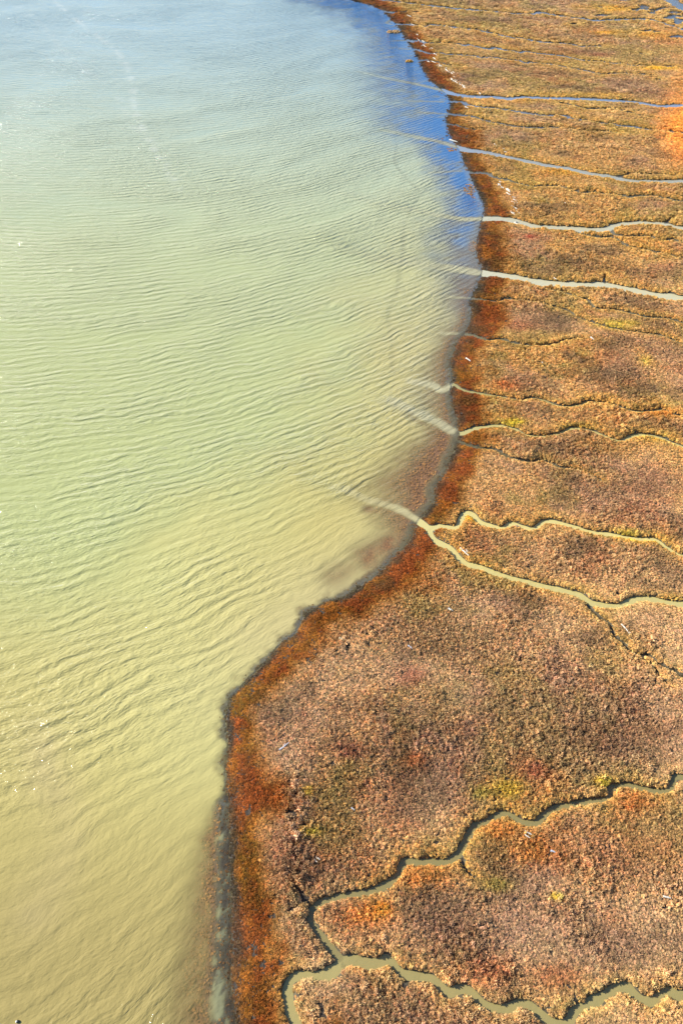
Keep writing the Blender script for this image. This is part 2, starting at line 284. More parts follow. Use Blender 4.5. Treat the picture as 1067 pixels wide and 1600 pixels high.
tint = mixc(tint, (.24, .245, .135), np.where(swirl > .2, swirl, 0) * .85 * (s < 0))
inl = (s > .0) & (E < .8)
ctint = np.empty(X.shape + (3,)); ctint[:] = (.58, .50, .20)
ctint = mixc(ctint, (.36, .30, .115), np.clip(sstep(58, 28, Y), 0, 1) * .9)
ctint = mixc(ctint, (.52, .49, .34), sstep(75, 110, Y)); ctint = mixc(ctint, (.28, .36, .48), sstep(125, 165, Y))  # far creeks turn blue: reflected sky put into their colour
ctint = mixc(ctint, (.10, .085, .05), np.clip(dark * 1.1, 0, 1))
ditchw = along([(440, 0), (520, .6), (800, .6), (860, .5), (1000, .2), (1250, .8), (1600, 1)]) * np.exp(-(d_out / np.interp(PY, [500, 800, 1250, 1600], [1.2, 1.1, 1.0, 1.6])) ** 4) * (s < .1)
dk = ditchw * np.clip(1 - op * 1.2, 0, 1) * np.clip(2.6 * fbm(X, Y, .9, 16, 4) - .45, 0, 1)
tint = mixc(tint, (.085, .066, .034), np.clip(dk * 1.4, 0, 1) * (op < .45)); op = np.where(s < 0, np.maximum(op, .5 * np.clip(dk * 2, 0, 1)), op)
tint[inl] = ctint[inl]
pl = plume * (s < 0) * .75 * np.exp(-d_out / 9)
tint = mixc(tint, (.54, .49, .30), pl * sstep(40, 70, Y))
ripple = np.where(s >= -.2, .10, .4 + .6 * sstep(.5, 5, d_out)) * np.interp(Y, [10, 25, 45, 70, 110, 200], [.66, .82, 1.0, 1.15, 1.35, 1.45]) * (1 - .3 * np.clip(clear, 0, 1))

slope = lambda x: .29 * x + .0075 * np.clip(x + 30, -40, 60) ** 2
kk = np.interp(ys, [0, 15, 70, 400], [.72, .75, 1.35, 1.45]); yw = np.concatenate([[0], np.cumsum((kk[1:] + kk[:-1]) / 2 * np.diff(ys))]); YW = (yw - np.interp(10, ys, yw))[:, None] + 0 * X
swell = np.stack([(X * .92 + Y * .38) * 1.1, (YW - slope(X) * 1.1) * .9 + (n1 - .5) * 2.5, np.zeros(X.shape)], -1).reshape(-1, 3)

for pts, w, st in (([(500, 372), (560, 396), (610, 408), (674, 416)], 2.0, .9), ([(545, 305), (600, 320), (660, 331)], 1.8, .7), ([(470, 752), (530, 764), (580, 790)], 1.6, .6), ([(600, 628), (650, 648), (690, 668)], 1.4, .6), ([(560, 190), (620, 208)], 2.0, .5)):
    ripple = ripple * (1 + strip(pts, w, st))

# ------------------------------------------------------------------ materials
def mat(name):
    m = bpy.data.materials.new(name); m.use_nodes = True; nt = m.node_tree; nt.nodes.clear()
    out = nt.nodes.new("ShaderNodeOutputMaterial"); return m, nt, out
def node(nt, typ, **kw):
    n = nt.nodes.new(typ)
    for k, v in kw.items():
        if k.startswith('i_'):
            key = k[2:]; key = int(key) if key.isdigit() else key
            n.inputs[key].default_value = v
        else: setattr(n, k, v)
    return n

def water_material():
    m, nt, out = mat("muddy_water"); L = nt.links.new
    tc = node(nt, "ShaderNodeAttribute", attribute_name="swell")            # lengthwise and crosswise to the bending wave crests
    def wave(rot, sx, sy, scale, detail, dist, seed):
        mp = node(nt, "ShaderNodeMapping"); mp.inputs['Rotation'].default_value = (0, 0, math.radians(rot)); mp.inputs['Scale'].default_value = (sx, sy, 1); mp.inputs['Location'].default_value = (seed, seed * .7, 0)
        n = node(nt, "ShaderNodeTexNoise"); n.inputs['Scale'].default_value = scale; n.inputs['Detail'].default_value = detail; n.inputs['Distortion'].default_value = dist; n.inputs['Roughness'].default_value = .55
        L(tc.outputs['Vector'], mp.inputs[0]); L(mp.outputs[0], n.inputs['Vector']); return n.outputs['Fac']
    def op_(o, a, b):
        x = node(nt, "ShaderNodeMath", operation=o)
        for i, q in enumerate((a, b)):
            if isinstance(q, (int, float)): x.inputs[i].default_value = q
            else: L(q, x.inputs[i])
        return x.outputs[0]
    h = op_('MULTIPLY', wave(0, .55, 1.35, 1.0, 2.5, .15, 3), .115)
    h = op_('ADD', h, op_('MULTIPLY', wave(-10, .85, 2.5, 1.0, 3.0, .15, 11), .145))
    h = op_('ADD', h, op_('MULTIPLY', wave(12, 1.5, 4.6, 1.0, 3.0, .15, 23), .095))
    h = op_('ADD', h, op_('MULTIPLY', wave(75, 2.0, 6, 1.0, 2.0, .2, 31), .018))
    wv = node(nt, "ShaderNodeTexWave", wave_type='BANDS', bands_direction='Y', wave_profile='SIN')
    wv.inputs['Scale'].default_value = .215; wv.inputs['Distortion'].default_value = 5.0; wv.inputs['Detail'].default_value = 2.5; wv.inputs['Detail Scale'].default_value = 1.1; wv.inputs['Detail Roughness'].default_value = .55
    wm = node(nt, "ShaderNodeMapping"); wm.inputs['Scale'].default_value = (.62, 1, 1); L(tc.outputs['Vector'], wm.inputs[0]); L(wm.outputs[0], wv.inputs['Vector'])
    h = op_('ADD', h, op_('MULTIPLY', op_('MULTIPLY', op_('SUBTRACT', wv.outputs['Fac'], .5), op_('MAXIMUM', 0.0, op_('SUBTRACT', wave(20, .16, .4, 1.0, 2, .3, 51), .28))), .34))
    rp = node(nt, "ShaderNodeAttribute", attribute_name="ripple")
    # gusts: patches of stronger and weaker ripples
    gust = op_('MAXIMUM', .45, op_('SUBTRACT', op_('MULTIPLY', wave(-20, .035, .07, 1.0, 3, .5, 7), 3.2), .6))
    h = op_('MULTIPLY', op_('MULTIPLY', h, rp.outputs['Fac']), gust)
    bump = node(nt, "ShaderNodeBump"); bump.inputs['Strength'].default_value = 1.0; bump.inputs['Distance'].default_value = 1.0
    L(h, bump.inputs['Height'])
    ti = node(nt, "ShaderNodeAttribute", attribute_name="mud_sky_tint")
    opn = node(nt, "ShaderNodeAttribute", attribute_name="murk_and_sky")
    dif = node(nt, "ShaderNodeBsdfDiffuse"); L(ti.outputs['Color'], dif.inputs['Color']); L(bump.outputs[0], dif.inputs['Normal'])
    tr = node(nt, "ShaderNodeBsdfTransparent"); tr.inputs[0].default_value = (.95, .93, .88, 1)
    body = node(nt, "ShaderNodeMixShader"); L(opn.outputs['Fac'], body.inputs[0]); L(tr.outputs[0], body.inputs[1]); L(dif.outputs[0], body.inputs[2])
    gl = node(nt, "ShaderNodeBsdfGlossy"); gl.inputs['Roughness'].default_value = .08; L(bump.outputs[0], gl.inputs['Normal'])
    fr = node(nt, "ShaderNodeFresnel"); fr.inputs['IOR'].default_value = 1.55; L(bump.outputs[0], fr.inputs['Normal'])
    fin = node(nt, "ShaderNodeMixShader"); ge = node(nt, "ShaderNodeNewGeometry")                                  # seen from below the skin lets the light through
    L(op_('MULTIPLY', fr.outputs[0], op_('SUBTRACT', 1.0, ge.outputs['Backfacing'])), fin.inputs[0]); L(body.outputs[0], fin.inputs[1]); L(gl.outputs[0], fin.inputs[2])
    L(fin.outputs[0], out.inputs[0]); return m
M_WATER = water_material()

def mud_material():
    m, nt, out = mat("marsh_mud"); L = nt.links.new
    tc = node(nt, "ShaderNodeTexCoord")
    n = node(nt, "ShaderNodeTexNoise"); n.inputs['Scale'].default_value = 5.0; n.inputs['Detail'].default_value = 6; L(tc.outputs['Object'], n.inputs['Vector'])
    at = node(nt, "ShaderNodeAttribute", attribute_name="soil")
    rmp = node(nt, "ShaderNodeMapRange"); rmp.inputs[1].default_value = .3; rmp.inputs[2].default_value = .7; rmp.inputs[3].default_value = .55; rmp.inputs[4].default_value = 1.45; L(n.outputs['Fac'], rmp.inputs[0])
    mul = node(nt, "ShaderNodeVectorMath", operation='SCALE'); L(at.outputs['Color'], mul.inputs[0]); L(rmp.outputs[0], mul.inputs['Scale'])
    b = node(nt, "ShaderNodeBump"); b.inputs['Distance'].default_value = .12; L(n.outputs['Fac'], b.inputs['Height'])
    p = node(nt, "ShaderNodeBsdfPrincipled"); p.inputs['Roughness'].default_value = .75; L(mul.outputs[0], p.inputs['Base Color']); L(b.outputs[0], p.inputs['Normal'])
    L(p.outputs[0], out.inputs[0]); return m
M_MUD = mud_material()

def plant_material(name, attr_type):
    m, nt, out = mat(name); L = nt.links.new
    at = node(nt, "ShaderNodeAttribute", attribute_name="plant_tint", attribute_type=attr_type)
    tc = node(nt, "ShaderNodeNewGeometry")
    n = node(nt, "ShaderNodeTexNoise"); n.inputs['Scale'].default_value = 7.0; n.inputs['Detail'].default_value = 3; L(tc.outputs['Position'], n.inputs['Vector'])
    rmp = node(nt, "ShaderNodeMapRange"); rmp.inputs[1].default_value = .3; rmp.inputs[2].default_value = .7; rmp.inputs[3].default_value = .5; rmp.inputs[4].default_value = 1.5; L(n.outputs['Fac'], rmp.inputs[0])
    mul = node(nt, "ShaderNodeVectorMath", operation='SCALE'); L(at.outputs['Color'], mul.inputs[0]); L(rmp.outputs[0], mul.inputs['Scale'])
    p = node(nt, "ShaderNodeBsdfPrincipled"); p.inputs['Roughness'].default_value = .8; p.inputs['Specular IOR Level'].default_value = .2
    L(mul.outputs[0], p.inputs['Base Color']); L(p.outputs[0], out.inputs[0]); return m
M_PLANT = plant_material("saltmarsh_plants", 'INSTANCER')

def wood_material(name, col):
    m, nt, out = mat(name); L = nt.links.new
    tc = node(nt, "ShaderNodeTexCoord"); mp = node(nt, "ShaderNodeMapping"); mp.inputs['Scale'].default_value = (2, 26, 26)
    n = node(nt, "ShaderNodeTexNoise"); n.inputs['Scale'].default_value = 1.5; n.inputs['Detail'].default_value = 4
    L(tc.outputs['Object'], mp.inputs[0]); L(mp.outputs[0], n.inputs['Vector'])
    cr = node(nt, "ShaderNodeValToRGB"); cr.color_ramp.elements[0].position = .3; cr.color_ramp.elements[1].position = .62
    cr.color_ramp.elements[0].color = tuple(c * .8 for c in col) + (1,); cr.color_ramp.elements[1].color = tuple(col) + (1,)
    L(n.outputs['Fac'], cr.inputs[0])
    p = node(nt, "ShaderNodeBsdfPrincipled"); p.inputs['Roughness'].default_value = .7; L(cr.outputs[0], p.inputs['Base Color']); L(p.outputs[0], out.inputs[0]); return m

# ------------------------------------------------------------------ meshes of ground and water
def sheet(name, V, F, material, colors=(), floats=(), vectors=()):
    me = bpy.data.meshes.new(name)
    me.vertices.add(len(V)); me.vertices.foreach_set("co", V.astype(np.float32).ravel())
    me.loops.add(F.size); me.loops.foreach_set("vertex_index", F.astype(np.int32).ravel())
    me.polygons.add(len(F)); me.polygons.foreach_set("loop_start", np.arange(0, F.size, 4, dtype=np.int32))
    me.polygons.foreach_set("use_smooth", np.ones(len(F), bool))
    for n, a in colors:
        at = me.attributes.new(n, 'FLOAT_COLOR', 'POINT'); at.data.foreach_set("color", np.hstack([a, np.ones((len(a), 1))]).astype(np.float32).ravel())
    for n, a in floats:
        at = me.attributes.new(n, 'FLOAT', 'POINT'); at.data.foreach_set("value", a.astype(np.float32).ravel())
    for n, a in vectors:
        at = me.attributes.new(n, 'FLOAT_VECTOR', 'POINT'); at.data.foreach_set("vector", a.astype(np.float32).ravel())
    me.materials.append(material); me.update(calc_edges=True)
    o = bpy.data.objects.new(name, me); COL.objects.link(o); return o
idx = np.arange(NX * NY).reshape(NY, NX)
FACES = np.stack([idx[:-1, :-1], idx[:-1, 1:], idx[1:, 1:], idx[1:, :-1]], -1).reshape(-1, 4)

# colour of the bare mud: dark umber under the plants, rusty on the drowned flats, slate grey along the far shallows
soil = np.empty(X.shape + (3,)); soil[:] = (.045, .030, .018)
rust = along([(-100, 0), (280, .0), (340, .25), (450, .45), (540, .8), (800, 1), (1600, 1)])
soil = np.where((s < 0)[..., None], mixc(np.broadcast_to(np.array((.075, .08, .10)), soil.shape), (.22, .10, .032), rust * sstep(.5, 1., d_out / np.interp(PY, [500, 800, 1200, 1600], [.9, .9, 1.2, 1.5]))), soil)
ditch = along([(440, 0), (520, .75), (800, .75), (1000, .3), (1250, .7), (1600, 1)]) * np.exp(-(d_out / np.interp(PY, [500, 800, 1250, 1600], [1.2, 1.1, 1.0, 1.6])) ** 4) * (s < .1)
soil = mixc(soil, (.05, .042, .03), np.clip(ditch * (1.9 * fbm(X, Y, .7, 17, 4) + .1), 0, 1))
soil = mixc(soil, (.10, .085, .05), np.where((E < .35) & (s > 0), .8, 0))
V = np.stack([X, Y, Z], -1).reshape(-1, 3)
ground = sheet("ground", V, FACES, M_MUD, [("soil", soil.reshape(-1, 3))]); tag(ground, kind='structure')

FV = lambda A: (A[:-1, :-1] + A[:-1, 1:] + A[1:, 1:] + A[1:, :-1]).ravel() / 4
fs, fz = FV(s), np.minimum.reduce([Z[:-1, :-1], Z[:-1, 1:], Z[1:, 1:], Z[1:, :-1]]).ravel()
wet = fz < .01
fid = np.where(FV(E) < .8, CID[:-1, :-1].ravel(), -2); fid = np.where(fs > .0, fid, -2)
def water(name, mask, label=None):
    F = FACES[mask]
    if not len(F): return None
    u, inv = np.unique(F, return_inverse=True)
    Vw = np.stack([X.ravel()[u], Y.ravel()[u], np.zeros(len(u))], -1)
    o = sheet(name, Vw, inv.reshape(F.shape), M_WATER, [("mud_sky_tint", tint.reshape(-1, 3)[u])], [("murk_and_sky", op.ravel()[u]), ("ripple", ripple.ravel()[u])], [("swell", swell[u])])
    tag(o, label, None, None, 'structure'); return o
water("sea_water", wet & (fid == -2))
water("pool", wet & (fid >= 1000))
for k, c in enumerate(CREEKS): water("creek", wet & (fid == k), c['label'])

# ------------------------------------------------------------------ the marsh plants
def look(A, x, y):
    i = np.clip(np.searchsorted(xs, x) - 1, 0, NX - 2); j = np.clip(np.searchsorted(ys, y) - 1, 0, NY - 2)
    fx = (x - xs[i]) / (xs[i + 1] - xs[i]); fy = (y - ys[j]) / (ys[j + 1] - ys[j])
    if A.ndim == 3: fx, fy = fx[:, None], fy[:, None]
    return (A[j, i] * (1 - fx) + A[j, i + 1] * fx) * (1 - fy) + (A[j + 1, i] * (1 - fx) + A[j + 1, i + 1] * fx) * fy

PATCHES = [  # photo place, radius across and up-down in pixels, colour, strength
 (570, 1435, 40, 22, (.62, .27, .06), .9), (596, 1425, 18, 12, (.75, .36, .05), .9), (641, 1061, 26, 16, (.36, .13, .08), .6), (547, 1177, 22, 14, (.36, .12, .06), .6), (645, 1194, 22, 14, (.45, .18, .06), .7),
 (482, 1240, 9, 8, (.62, .45, .06), .9), (488, 1303, 14, 7, (.50, .42, .06), .9), (836, 1208, 22, 14, (.42, .15, .08), .7), (792, 1236, 24, 16, (.55, .40, .06), .8), (940, 1226, 18, 8, (.60, .46, .05), .9),
 (748, 1242, 18, 12, (.36, .30, .05), .7), (992, 1256, 34, 18, (.55, .23, .06), .8), (780, 1300, 36, 16, (.55, .25, .06), .8), (836, 1332, 50, 24, (.50, .23, .05), .75), (660, 1368, 42, 22, (.58, .28, .07), .8),
 (772, 1386, 24, 12, (.36, .30, .06), .7), (760, 1520, 46, 22, (.42, .17, .07), .7), (872, 1528, 40, 22, (.42, .17, .06), .7), (866, 1404, 8, 6, (.55, .46, .05), .8), (980, 1330, 90, 45, (.36, .16, .065), .6),
 (1005, 612, 34, 10, (.20, .12, .065), .8), (950, 588, 40, 12, (.22, .14, .07), .7), (875, 502, 26, 8, (.22, .14, .07), .7), (1009, 567, 10, 7, (.66, .48, .12), .9), (965, 510, 30, 7, (.52, .40, .05), .8),
 (1030, 650, 26, 8, (.60, .26, .05), .8), (1022, 688, 26, 8, (.60, .40, .07), .7), (1069, 200, 34, 48, (.92, .36, .07), 1.0), (1068, 130, 22, 36, (.66, .34, .09), .6), (1024, 108, 26, 3, (.80, .45, .04), .95),  # right-edge oranges: a lens glow painted into the plant colours
 (962, 16, 22, 5, (.72, .40, .05), .8), (1018, 57, 30, 6, (.65, .38, .05), .7), (945, 53, 20, 3, (.70, .38, .05), .8), (880, 84, 40, 4, (.30, .12, .05), .5), (940, 87, 18, 3, (.34, .11, .05), .6),
 (960, 838, 40, 6, (.52, .42, .06), .8), (1005, 848, 34, 7, (.66, .42, .06), .8), (735, 812, 12, 8, (.66, .40, .05), .9), (1000, 1150, 70, 30, (.24, .14, .07), .6), (920, 1155, 50, 25, (.28, .15, .07), .5),
 (790, 605, 22, 8, (.58, .22, .06), .7), (790, 372, 22, 5, (.40, .16, .05), .6), (827, 373, 10, 4, (.48, .12, .07), .8), (800, 664, 18, 4, (.62, .50, .05), .8), (900, 670, 25, 5, (.60, .42, .06), .7),
 (810, 512, 26, 10, (.50, .20, .08), .55), (1010, 380, 40, 8, (.55, .30, .07), .5), (930, 420, 60, 10, (.27, .15, .07), .5), (1040, 430, 30, 10, (.27, .14, .07), .6), (905, 700, 60, 22, (.28, .17, .09), .5),
 (1010, 760, 60, 20, (.26, .16, .085), .5), (700, 1000, 60, 35, (.33, .22, .10), .4), (1045, 940, 30, 8, (.60, .38, .08), .7), (890, 925, 30, 8, (.50, .33, .07), .6), (560, 1515, 22, 9, (.60, .30, .08), .7),
 (870, 1300, 60, 10, (.50, .26, .08), .4), (740, 1450, 120, 50, (.33, .19, .12), .55), (940, 1480, 90, 40, (.33, .20, .12), .5), (1030, 285, 50, 3, (.70, .40, .06), .7), (880, 272, 40, 5, (.66, .38, .06), .7),
 (940, 700, 50, 18, (.55, .32, .07), .4), (1050, 60, 40, 15, (.55, .24, .08), .5), (790, 160, 60, 5, (.60, .30, .06), .5), (925, 150, 60, 3, (.60, .34, .06), .6)]

def plant_colours(x, y, s_, e_):
    n = len(x); r = rng.random(n)
    px, py = img(x, y)
    a, b, c2 = fbm(x, y, 14, 41), fbm(x, y, 5, 42), fbm(x, y, 1.3, 43, 3)
    col = np.empty((n, 3)); col[:] = (.50, .325, .165)                                   # tan
    col = mixc(col, (.56, .335, .105), sstep(950, 600, py) * .8)                           # golden further off
    col = mixc(col, (.50, .295, .125), sstep(330, 120, py) * .85)
    col = mixc(col, (.40, .24, .145), sstep(.48, .62, a) * .7)                         # mauve brown
    col = mixc(col, (.36, .27, .075), sstep(.50, .64, fbm(x, y, 8, 44)) * .55)           # olive
    col = mixc(col, (.42, .18, .075), sstep(.56, .70, b) * .42)                           # rust
    col = mixc(col, (.58, .38, .17), sstep(.52, .68, c2) * .4)                           # straw
    col = mixc(col, (.22, .13, .07), sstep(.56, .72, fbm(x * .6, y, 3.6, 45)) * .6)      # darker blots
    lev = np.exp(-np.maximum(e_, 0) / np.interp(y, [60, 200], [.7, 2.2])) * (.25 + .9 * b)
    col = mixc(col, (.58, .36, .085), np.clip(lev, 0, .62))                               # gold along the creeks
    col = mixc(col, (.37, .235, .15), sstep(940, 1150, py) * sstep(.38, .62, fbm(x, y, 11, 47)) * .38)
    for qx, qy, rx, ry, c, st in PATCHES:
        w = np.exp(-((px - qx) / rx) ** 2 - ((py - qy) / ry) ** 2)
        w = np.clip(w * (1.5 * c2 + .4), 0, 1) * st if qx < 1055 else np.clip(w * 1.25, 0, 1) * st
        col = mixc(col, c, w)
    # the rusty belt along the shore
    bw = np.interp(py, [0, 60, 150, 300, 420, 560, 700, 800, 900, 1000, 1100, 1300, 1600], [6, 5, 4, 4.5, 5.5, 3.6, 4.2, 3.0, 4.2, 3.4, 3.3, 3.6, 4.0])
    t = s_ * (1 + (b - .5) * 1.3) / bw + (c2 - .5) * .35
    belt = 1 - sstep(.6, 1.3, t)
    bc = np.empty((n, 3)); bc[:] = (.265, .072, .014)
    bc = mixc(bc, (.15, .085, .010), sstep(.42, .66, .6 * b + .4 * c2) * .8); bc = mixc(bc, (.34, .115, .014), sstep(.52, .66, c2) * .6); bc = mixc(bc, (.10, .055, .015), sstep(.50, .68, fbm(x, y, 2.2, 48)) * .65)
    bc = mixc(bc, (.46, .22, .04), sstep(.45, 1.0, t) * .75)
    bc = mixc(bc, (.05, .036, .018), (1 - sstep(.0, np.interp(py, [0, 300, 800, 900, 1150, 1280, 1600], [.40, .34, .25, .16, .14, .25, .34]), t)) * np.clip(.35 + b * 1.1, 0, 1))
    col = col * (1 - belt[:, None]) + bc * belt[:, None]
    amp = np.interp(y, [50, 150], [.84, .6])
    return col * np.array((1.25, 1.22, 1.18)) * np.interp(y, [60, 130, 200], [1, .92, .84])[:, None] * (1 - amp / 2 + amp * r)[:, None] * (1 + .10 * (rng.random((n, 3)) - .5))

def scatter(bands):
    xo, yo, sp_ = [], [], []
    for x0, x1, y0, y1, st in bands:
        gx, gy = np.meshgrid(np.arange(x0, x1, st), np.arange(y0, y1, st * .9))
        gx = gx + st * (rng.random(gx.shape) - .5) * 1.1; gy = gy + st * (rng.random(gx.shape) - .5) * 1.1
        xo.append(gx.ravel()); yo.append(gy.ravel()); sp_.append(np.full(gx.size, st))
    return np.concatenate(xo), np.concatenate(yo), np.concatenate(sp_)
tx, ty, tst = scatter([(-14, 45, 2, 60, .118), (-14, 62, 60, 95, .145), (-4, 86, 95, 150, .215), (-6, 110, 150, 215, .31), (-30, 150, 215, 330, .46)])
ts, te, tz = look(s, tx, ty), look(E, tx, ty), look(Z, tx, ty)
tpx, tpy = img(tx, ty)
big = np.clip(np.exp(-np.maximum(te, 0) / .9) * .7 + sstep(.50, .64, fbm(tx, ty, 5.5, 61)) * .75, 0, 1)
ridge = np.exp(-((ts - np.interp(tpy, [900, 1100, 1250, 1600], [5.5, 4.8, 4.9, 4.6])) / 1.3) ** 2) * sstep(880, 1050, tpy) * sstep(.40, .58, fbm(tx, ty, 3.5, 63) + .12 * sstep(1100, 1200, tpy))
lowf = sstep(0, 1.2, ts)
belt_t = 1 - sstep(3.0, 4.6, ts)
size = tst * (.66 + .8 * rng.random(len(tx)) ** 3 + 1.25 * big * (1 - belt_t) * rng.random(len(tx)) ** 2 + 1.9 * ridge * rng.random(len(tx)) ** 3)
tall = np.interp(ty, [60, 110, 170, 230], [1.6, 1.2, .6, .40]) * (1 - .35 * belt_t) * np.interp(ts, [0, .4, 1.8], [.25, .45, 1]) * np.interp(te, [.1, .8, 1.6], [.5, .8, 1]) * np.interp(fbm(tx, ty, 7, 65, 3) + .25 * big, [.38, .68], [.55, 1.2])
gap = fbm(tx, ty, .6, 62, 2)
keep = (te > .02 + .5 * size) & (tz > -.06) & (ts > -.2 + .7 * (fbm(tx, ty, .7, 64, 2) - .5))
keep &= ~((gap < .22) & (rng.random(len(tx)) < .7)) & ~((ridge > .35) & (gap < .30))
# stragglers standing in the shallows and on the drowned flats
fx_, fy_, fst = scatter([(-13, 26, 8, 130, .16), (0, 32, 130, 260, .42)])
fs_ = look(s, fx_, fy_); fcl = look(np.clip(1 - op, 0, 1), fx_, fy_); fpx, fpy = img(fx_, fy_)
rusty = look(np.where(flat > .25, 1.0, 0) + (rust * (d_out > 1.0) * (d_out < 5) * (PY < 830)), fx_, fy_)
fn = fbm(fx_, fy_, 1.7, 71)
emer = sum(np.exp(-((fpx - a) / c) ** 2 - ((fpy - b) / d) ** 2) for a, b, c, d in ((706, 232, 10, 5), (733, 296, 10, 10), (742, 318, 9, 10), (690, 144, 7, 3), (617, 50, 6, 2), (640, 96, 4, 1.2), (738, 385, 8, 10), (694, 218, 6, 2)))
fk = (fs_ < .1) & (((fcl * np.clip(rusty, 0, 1) > .42 + .5 * (fn - .5)) & (rng.random(len(fx_)) < .38)) | ((emer > .45) & (fn > .42)) | ((fs_ > -.7) & (rng.random(len(fx_)) < .18))) & (look(E, fx_, fy_) > .3)
fcol = np.empty((len(fx_), 3)); fcol[:] = (.40, .20, .065); fcol *= (.6 + .8 * rng.random(len(fx_)))[:, None]
fcol[(fs_ > -.8) & (emer < .4)] *= np.array((.4, .42, .5))

def stuff(name, label, cat, x, y, z, size, tall, col, seed, material):
    n = len(x); me = bpy.data.meshes.new(name)
    me.vertices.add(n); me.vertices.foreach_set("co", np.stack([x, y, z], -1).astype(np.float32).ravel())
    r = np.random.default_rng(seed)
    def av(nm, a, typ='FLOAT_VECTOR', key='vector'): at = me.attributes.new(nm, typ, 'POINT'); at.data.foreach_set(key, np.ascontiguousarray(a, np.float32).ravel())
    av("plant_tint", np.hstack([np.clip(col, .004, .9), np.ones((n, 1))]), 'FLOAT_COLOR', 'color')
    av("turn", np.stack([(r.random(n) - .5) * .5, (r.random(n) - .5) * .5, r.random(n) * 6.283], -1))
    av("grow", np.stack([size * (.7 + .8 * r.random(n)), size * (.7 + .5 * r.random(n)), size * tall * (.7 + .6 * r.random(n))], -1))
    at = me.attributes.new("variant", 'INT', 'POINT'); at.data.foreach_set("value", r.integers(0, 6, n).astype(np.int32))
    o = bpy.data.objects.new(name, me); COL.objects.link(o)
    ng = bpy.data.node_groups.new(name, 'GeometryNodeTree')
    ng.interface.new_socket("Geometry", in_out='INPUT', socket_type='NodeSocketGeometry'); ng.interface.new_socket("Geometry", in_out='OUTPUT', socket_type='NodeSocketGeometry')
    N = ng.nodes.new; Lk = ng.links.new
    gi, go = N("NodeGroupInput"), N("NodeGroupOutput")
    join = N("GeometryNodeJoinGeometry")
    for v in range(6):
        # one tuft: a low dome thickly set with stubby sprigs
        ico = N("GeometryNodeMeshIcoSphere"); ico.inputs['Radius'].default_value = .62; ico.inputs['Subdivisions'].default_value = 3
        tr = N("GeometryNodeTransform"); tr.inputs['Scale'].default_value = (1, 1, .8); tr.inputs['Translation'].default_value = (0, 0, .12)
        Lk(ico.outputs[0], tr.inputs[0])
        dp = N("GeometryNodeDistributePointsOnFaces"); dp.inputs['Density'].default_value = 10 + 2.5 * v; dp.inputs['Seed'].default_value = v * 7 + seed
        Lk(tr.outputs[0], dp.inputs[0])
        sp = N("GeometryNodeMeshIcoSphere"); sp.inputs['Radius'].default_value = .2; sp.inputs['Subdivisions'].default_value = 1
        st = N("GeometryNodeTransform"); st.inputs['Scale'].default_value = (.62, .62, 2.0); Lk(sp.outputs[0], st.inputs[0])
        ip = N("GeometryNodeInstanceOnPoints"); Lk(dp.outputs['Points'], ip.inputs['Points']); Lk(st.outputs[0], ip.inputs['Instance']); Lk(dp.outputs['Rotation'], ip.inputs['Rotation'])
        rv = N("FunctionNodeRandomValue"); rv.data_type = 'FLOAT'; rv.inputs[2].default_value = .5; rv.inputs[3].default_value = 1.5; Lk(rv.outputs[1], ip.inputs['Scale'])
        rl = N("GeometryNodeRealizeInstances"); Lk(ip.outputs[0], rl.inputs[0])
        core = N("GeometryNodeTransform"); core.inputs['Scale'].default_value = (.86, .86, .86); Lk(tr.outputs[0], core.inputs[0])
        j2 = N("GeometryNodeJoinGeometry"); Lk(rl.outputs[0], j2.inputs[0]); Lk(core.outputs[0], j2.inputs[0])
        sm = N("GeometryNodeSetMaterial"); sm.inputs['Material'].default_value = material; Lk(j2.outputs[0], sm.inputs[0])
        ti = N("GeometryNodeGeometryToInstance"); Lk(sm.outputs[0], ti.inputs[0]); Lk(ti.outputs[0], join.inputs[0])
    m2p = N("GeometryNodeMeshToPoints"); Lk(gi.outputs[0], m2p.inputs[0])
    iop = N("GeometryNodeInstanceOnPoints"); Lk(m2p.outputs[0], iop.inputs['Points']); Lk(join.outputs[0], iop.inputs['Instance']); iop.inputs['Pick Instance'].default_value = True
    for nm, typ, sock in (("variant", 'INT', 'Instance Index'), ("turn", 'FLOAT_VECTOR', 'Rotation'), ("grow", 'FLOAT_VECTOR', 'Scale')):
        na = N("GeometryNodeInputNamedAttribute"); na.data_type = typ; na.inputs[0].default_value = nm
        Lk(na.outputs[0], iop.inputs[sock])
    Lk(iop.outputs[0], go.inputs[0])
    md = o.modifiers.new("plants", 'NODES'); md.node_group = ng
    me.materials.append(material)
    tag(o, label, cat, None, 'stuff'); return o
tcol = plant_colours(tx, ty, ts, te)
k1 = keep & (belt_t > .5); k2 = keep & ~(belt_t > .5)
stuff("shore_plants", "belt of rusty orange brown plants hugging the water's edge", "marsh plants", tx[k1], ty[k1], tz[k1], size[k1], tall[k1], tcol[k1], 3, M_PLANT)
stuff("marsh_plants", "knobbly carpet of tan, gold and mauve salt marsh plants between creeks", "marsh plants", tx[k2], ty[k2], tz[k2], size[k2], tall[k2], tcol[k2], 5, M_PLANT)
stuff("drowned_plants", "scattered rusty plants poking through the shallow water offshore", "water plants", fx_[fk], fy_[fk], look(Z, fx_, fy_)[fk] * .4 - .01, fst[fk] * (.3 + .45 * rng.random(len(fx_)))[fk], np.full(fk.sum(), .45), fcol[fk], 9, M_PLANT)
print("tufts", k1.sum(), k2.sum(), fk.sum())

